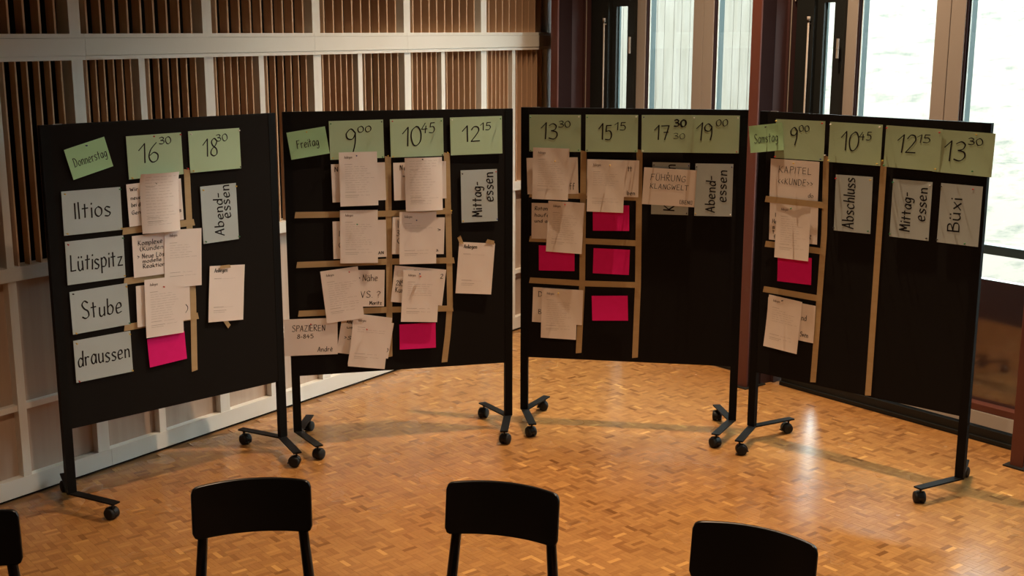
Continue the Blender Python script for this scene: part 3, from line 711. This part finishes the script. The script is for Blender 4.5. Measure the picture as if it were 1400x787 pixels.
# --- board 2
timec(2, -.442, 1.743, .4, '13', .22, .54, .34, .09, '30', .56, .79, .66, .036, spec='TL:green TR:white BL:black BR:green', word='13:30')
timec(2, -.118, 1.747, .3, '15', .25, .5, .33, .086, '15', .55, .76, .59, .043, spec='TL:green TR:white BL:black BR:green', word='15:15')
timec(2, .446, 1.751, .2, '19', .19, .49, .35, .093, '00', .56, .77, .72, .034, layer=D1, spec='TR:white BR:red', word='19:00', ordn='fourth')
timec(2, .200, 1.750, .6, '17', .24, .51, .35, .083, '30', .60, .82, .69, .042, [('30', .61, .83, .70, .038, 'h', .0075), ('30', .6, .81, .37, .032, 'h', .0035)], layer=D3, spec='TL:blue .98,.94:white BL:white', word='17:30', ordn='third')
greyc(2, .464, 1.438, .3, [('Abend-', .07, .76, .54, .052, 'v'), ('essen', .27, .86, .84, .052, 'v')], 'TL:black TR:blue BL:yellow BR:white', 'Abendessen')
greyc(2, .221, 1.440, -.3, [('K', .07, .17, .62, .06, 'v'), ('n', .87, .95, .62, .065, 'v')], 'TL:black TR:blue BR:black', 'K', layer=D1)
note(2, .215, 1.449, -2.3, 'white card lettered Führung Klangwelt', [('FÜHRUNG', .13, .79, .67, .034), ('KLANGWELT', .13, .86, .44, .028), ('[BENI]', .72, .95, .07, .020)], D4, '.47,.9:black', pen=.0031)
note(2, -.454, 1.499, 1.9, 'white note card, top row left column of the third board', [('ff', .83, .92, .12, .036)])
sheet(2, -.464, 1.511, -1.0, 'form sheet, top row left column of the third board', '.63,.76:yellow', 'many')
note(2, -.107, 1.493, -.4, 'white note card behind the form over the uppermost magenta sheet', [('tt', .78, .86, .7, .03), ('ben', .78, .93, .06, .022)])
sheet(2, -.145, 1.447, -.9, 'form sheet overlapping the uppermost magenta sheet, third board', '.6,.92:yellow', 'few')
pink(2, -.113, 1.263, 1.1, 'uppermost magenta sheet on the third board, tucked under a white form')
note(2, -.426, 1.235, -.1, 'white note card lettered Rotond on the third board', [('Rotond', .06, .36, .8, .022), ('haufe', .06, .34, .62, .02), ('und an', .06, .36, .46, .018)], D3)
sheet(2, -.377, 1.203, -2.3, 'form sheet overlapping the Rotond card', '.47,.96:red', 'many')
pink(2, -.426, 1.018, .7, 'leftmost magenta sheet on the third board, below a white form')
pink(2, -.107, 1.009, -1.0, 'middle one of three stacked magenta sheets on the third board')
pink(2, -.110, .732, 2.3, 'lowest of all magenta sheets on the third board')
note(2, -.418, .733, -1.6, 'white note card lowest on the third board, behind a form', [('D', .1, .18, .74, .032), ('B.', .12, .2, .24, .028)])
sheet(2, -.408, .687, -.9, 'lowest form sheet on the third board', '.48,.94:yellow', 'many')
# --- board 3 : Samstag
timec(3, -.386, 1.746, .6, '9', .29, .43, .36, .095, '00', .48, .68, .72, .03, spec='TL:yellow TR:red BL:red BR:blue', word='9:00')
P = paper(3, 's', -.589, 1.744, 8.1, D3, 'green2', 'day_card', 'small tilted green card lettered Samstag overhanging the left post', 'card', [('Samstag', .14, .84, .34, .050, 'h', .0036)], .006, 'weekday cards')
pins(P, 'Samstag card', '.54,.93:black')
timec(3, -.062, 1.746, 0, '10', .23, .55, .33, .093, '45', .57, .79, .6, .042, spec='TL:white TR:white BL:yellow BR:yellow', word='10:45')
timec(3, .516, 1.737, -1.0, '13', .17, .52, .30, .095, '30', .56, .80, .7, .032, layer=D1, spec='.7,.95:yellow .7,.1:green', word='13:30', ordn='fourth')
timec(3, .254, 1.743, -.7, '12', .21, .55, .38, .09, '15', .56, .79, .65, .04, layer=D2, spec='TL:red .97,.93:red .95,.06:yellow BL:green', word='12:15', ordn='third')
greyc(3, -.053, 1.431, 1.0, [('Abschluss', .06, .95, .53, .062, 'v')], 'TL:red TR:yellow BL:black BR:green', 'Abschluss')
greyc(3, .266, 1.433, .1, [('Mittag-', .12, .78, .50, .055, 'v'), ('essen', .32, .88, .88, .056, 'v')], 'TL:green TR:white BL:green BR:black', 'Mittagessen')
greyc(3, .520, 1.433, -.1, [('Büxi', .2, .76, .52, .062, 'v')], 'TL:black .8,.95:red BL:black .7,.05:green', 'Büxi')
note(3, -.405, 1.531, .4, 'white card lettered Kapitel Kunde', [('KAPITEL', .17, .84, .66, .035), ('<<KUNDE>>', .16, .88, .36, .032), ('do', .8, .9, .08, .022)], D3, '.5,.92:yellow', pen=.0031)
note(3, -.397, 1.295, 1.2, 'white note card behind the form below the Kapitel card', [('l', .1, .14, .62, .02), ('He', .06, .15, .44, .022), ('si', .06, .15, .3, .02), ('ti', .06, .15, .18, .02), ('f', .1, .14, .05, .02), ('RO', .82, .9, .12, .022)])
sheet(3, -.395, 1.245, .9, 'form sheet below the Kapitel card', '.45,.95:green', 'many')
pink(3, -.378, 1.038, 2.0, 'magenta sheet on the Samstag board')
note(3, -.385, .755, -1.1, 'white note card lowest on the Samstag board', [('nd', .72, .82, .55, .03), ('Sven', .72, .88, .12, .026)])
sheet(3, -.428, .725, -3.3, 'lowest form sheet on the Samstag board', '.45,.95:black', 'few')

# --- tape strips
def tape(b, pts, off, label, wd=.034):
    m_ = MB(); n = len(pts)
    sub = []
    for (a, c), (d, e) in zip(pts, pts[1:]):
        for k in range(6): sub.append((a + (d-a)*k/6, c + (e-c)*k/6))
    sub.append(pts[-1]); L = []
    for i, q in enumerate(sub):
        a = sub[max(0, i-1)]; c = sub[min(len(sub)-1, i+1)]; dx, dy = c[0]-a[0], c[1]-a[1]; l = math.hypot(dx, dy)
        nx, ny = -dy/l*wd/2, dx/l*wd/2; cut = .006 * (1 if i == 0 else -1 if i == len(sub)-1 else 0)
        o_ = -off - (.0012 if i in (0, len(sub)-1) else 0)
        L += [(q[0]+nx+cut*dx/l, o_, q[1]+ny+cut*dy/l), (q[0]-nx, o_, q[1]-ny)]
    nb = len(L); L += [(x_, y_ + .0005, z_) for x_, y_, z_ in L]
    k = len(sub) - 1
    fs = [(2*i, 2*i+1, 2*i+3, 2*i+2) for i in range(k)] + [(nb+2*i+2, nb+2*i+3, nb+2*i+1, nb+2*i) for i in range(k)]
    fs += [(2*i, 2*i+2, nb+2*i+2, nb+2*i) for i in range(k)] + [(2*i+3, 2*i+1, nb+2*i+1, nb+2*i+3) for i in range(k)]
    m_.add(L, fs); o = m_.build('tape_strip', M['tape']); X, Y, A = BOARDS[b]; o.location = (X, Y, 0); o.rotation_euler = (0, 0, A)
    tag(o, label, 'tape', 'masking tape strips dividing the boards')
V_, H_ = .0012, .0024
tape(0, [(.099, 1.631), (.097, .962), (.083, .572)], V_, 'long upright masking tape strip on the leftmost board')
tape(0, [(-.271, 1.352), (.128, 1.356)], H_, 'uppermost horizontal masking tape strip on the leftmost board')
tape(0, [(-.281, 1.102), (.091, 1.10)], H_, 'middle horizontal masking tape strip on the leftmost board')
tape(0, [(-.295, .870), (.123, .865)], H_, 'lowest horizontal masking tape strip on the leftmost board')
tape(1, [(-.072, 1.638), (-.077, 1.042), (-.086, .489)], V_, 'straight upright masking tape strip left of the middle Freitag column')
tape(1, [(.259, 1.651), (.268, 1.026), (.269, .777), (.254, .6), (.233, .437)], V_, 'bent upright masking tape strip right of the middle Freitag column')
tape(1, [(-.594, 1.327), (-.07, 1.317), (.285, 1.321)], H_, 'uppermost horizontal masking tape strip on the Freitag board')
tape(1, [(-.594, 1.049), (-.075, 1.045), (.299, 1.036)], H_, 'middle horizontal masking tape strip on the Freitag board')
tape(1, [(-.594, .773), (-.08, .768), (.289, .756)], H_, 'lowest horizontal masking tape strip on the Freitag board')
tape(2, [(-.277, 1.648), (-.275, .876), (-.291, .449)], V_, 'left upright masking tape strip on the third board')
tape(2, [(.042, 1.661), (.050, .877), (.042, .436)], V_, 'right upright masking tape strip on the third board')
tape(2, [(-.591, 1.388), (.046, 1.383)], H_, 'uppermost horizontal masking tape strip on the third board')
tape(2, [(-.590, 1.128), (.038, 1.12)], H_, 'middle horizontal masking tape strip on the third board')
tape(2, [(-.589, .881), (-.251, .873), (.065, .875)], H_, 'lowest horizontal masking tape strip on the third board')
tape(3, [(-.225, 1.673), (-.213, 1.253), (-.232, .423)], V_, 'left upright masking tape strip on the Samstag board')
tape(3, [(.103, 1.669), (.096, .415)], V_, 'right upright masking tape strip on the Samstag board')
tape(3, [(-.576, 1.411), (-.211, 1.41)], D3 + .008, 'uppermost horizontal masking tape strip on the Samstag board')
tape(3, [(-.573, 1.159), (-.205, 1.159)], H_, 'middle horizontal masking tape strip on the Samstag board')
tape(3, [(-.572, .902), (-.203, .899)], H_, 'lowest horizontal masking tape strip on the Samstag board')
tape(0, [(.255, 1.104), (.322, 1.102)], D2 + .003, 'short tape bit holding the Anliegen form on the leftmost board', .016)
tape(1, [(.340, 1.128), (.322, 1.176)], D2 + .003, 'short upright tape bit at left corner of Freitag Anliegen form', .022)
tape(1, [(.480, 1.142), (.532, 1.128)], D2 + .003, 'short tape bit at right corner of Freitag Anliegen form', .022)
# loose end of tape below the Anliegen form, pins that hold tape
tape(0, [(.268, .826), (.300, .775)], .006, 'small loose paper tab below the leftmost Anliegen form', .022)
for (b, x, z, c, d) in ((1, -.072, 1.640, 'yellow', 'straight upright tape on the Freitag board'), (1, .262, 1.653, 'yellow', 'bent upright tape on the Freitag board'),
                        (1, .278, 1.323, 'yellow', 'uppermost horizontal tape on the Freitag board'), (0, .099, 1.636, 'red', 'upright tape on the leftmost board'),
                        (3, -.225, 1.675, 'white', 'left upright tape on the Samstag board'), (3, .103, 1.672, 'yellow', 'right upright tape on the Samstag board')):
    pin(dict(b=b, x=x, z=z, rot=0, w=1, h=1, layer=.002, surf=lambda u, v: 0), .5, .5, c, d, 'at the end')

# ------------------------------------------------------------------ chairs (backs seen from the front, seats towards the camera)
def chair_parts():
    R = .44; BWc, BHc = .205, .178
    # backrest: curved ply with rounded corners
    o = MB(); NU, NV = 26, 10; rc = .022; front = []; grid = {}
    for j in range(NV + 1):
        for i in range(NU + 1):
            u = (i / NU * 2 - 1); v = j / NV
            # concentrate samples near ends for round corners
            u = math.copysign(1 - (1 - abs(u)) ** 1.35, u)
            vv = .5 - .5 * math.cos(math.pi * v)
            x = u * BWc; z = vv * BHc
            ex = abs(x) - (BWc - rc)
            if ex > 0:
                lim = rc - math.sqrt(max(0, rc * rc - ex * ex)); z = lim + vv * (BHc - 2 * lim)
            ang = x / R
            y = R * (math.cos(ang)) - R * math.cos(BWc / R)
            tilt = (z - .06) * .14
            front.append((R * math.sin(ang), y + tilt, .622 + z + .006 * (1 - u * u) * vv))
    nb = len(front); th = .011
    back = []
    for (x, y, z) in front:
        ang = math.asin(max(-1, min(1, x / R))); back.append((x + math.sin(ang) * th, y + math.cos(ang) * th, z))
    q = [(j*(NU+1)+i, j*(NU+1)+i+1, (j+1)*(NU+1)+i+1, (j+1)*(NU+1)+i) for j in range(NV) for i in range(NU)]
    fs = q + [tuple(nb + k for k in reversed(f)) for f in q]
    rim = [i for i in range(NU+1)] + [j*(NU+1)+NU for j in range(1, NV+1)] + [NV*(NU+1)+i for i in range(NU-1, -1, -1)] + [j*(NU+1) for j in range(NV-1, 0, -1)]
    fs += [(rim[k], nb + rim[k], nb + rim[(k+1) % len(rim)], rim[(k+1) % len(rim)]) for k in range(len(rim))]
    o.add(front + back, fs); back_me = o.mesh('backrest', M['chair'], smooth=True)
    # seat: rounded, slightly dished
    s = MB(); n = 40; rings = []
    for f, dz in ((1.0, 0), (1.0, .012), (.97, .018), (.6, .014), (.25, .010)):
        ring = []
        for k in range(n):
            a = 2 * math.pi * k / n; c_, s_ = math.cos(a), math.sin(a)
            x = math.copysign(abs(c_) ** .45, c_) * .205 * f * (1 - .06 * s_); y = math.copysign(abs(s_) ** .45, s_) * .205 * f
            ring.append((x, y - .185, .440 + dz))
        rings.append(ring)
    vs = [v for r in rings for v in r]; fs = [(i*n+k, i*n+(k+1) % n, (i+1)*n+(k+1) % n, (i+1)*n+k) for i in range(len(rings)-1) for k in range(n)]
    fs += [tuple(range(n-1, -1, -1)), tuple((len(rings)-1)*n+k for k in range(n))]
    s.add(vs, fs); seat_me = s.mesh('seat', M['chair'], smooth=True)
    legs = []
    for sx in (-1, 1):
        l = MB(); l.tube([(sx*.200, .055, 0), (sx*.186, .018, .43), (sx*.170, .036, .62), (sx*.163, .056, .745)], [.012, .0195, .0175, .012], 14); legs.append(l.mesh('leg', M['chair'], smooth=True))
        l = MB(); l.tube([(sx*.195, -.385, 0), (sx*.165, -.345, .438)], [.012, .018], 14); legs.append(l.mesh('leg', M['chair'], smooth=True))
    a = MB(); a.box(-.16, .16, -.35, -.33, .385, .44); a.box(-.17, .17, .000, .020, .385, .44); a.box(-.172, -.152, -.35, .02, .385, .44); a.box(.152, .172, -.35, .02, .385, .44)
    return back_me, seat_me, legs, a.mesh('apron', M['chair'])
CB, CS, CLG, CA = chair_parts()
CH = [(-1.765, 3.655, 29, 'black wooden chair cut off at the left edge of the picture'),
      (-.888, 3.978, 10.8, 'black wooden chair in front of the leftmost board, second chair from left'),
      (-.039, 3.944, -17, 'black wooden chair in front of the gap between Freitag and third boards'),
      (.738, 3.564, -29.9, 'rightmost black wooden chair, lowest in the picture')]
for x, y, a, lab in CH:
    a = math.radians(a)
    r = empty('chair', (x, y, 0), a); tag(r, lab, 'chair', 'black chairs in a ring facing inwards')
    inst('backrest', CB, r); inst('seat', CS, r); inst('apron', CA, r)
    for l in CLG: inst('leg', l, r)
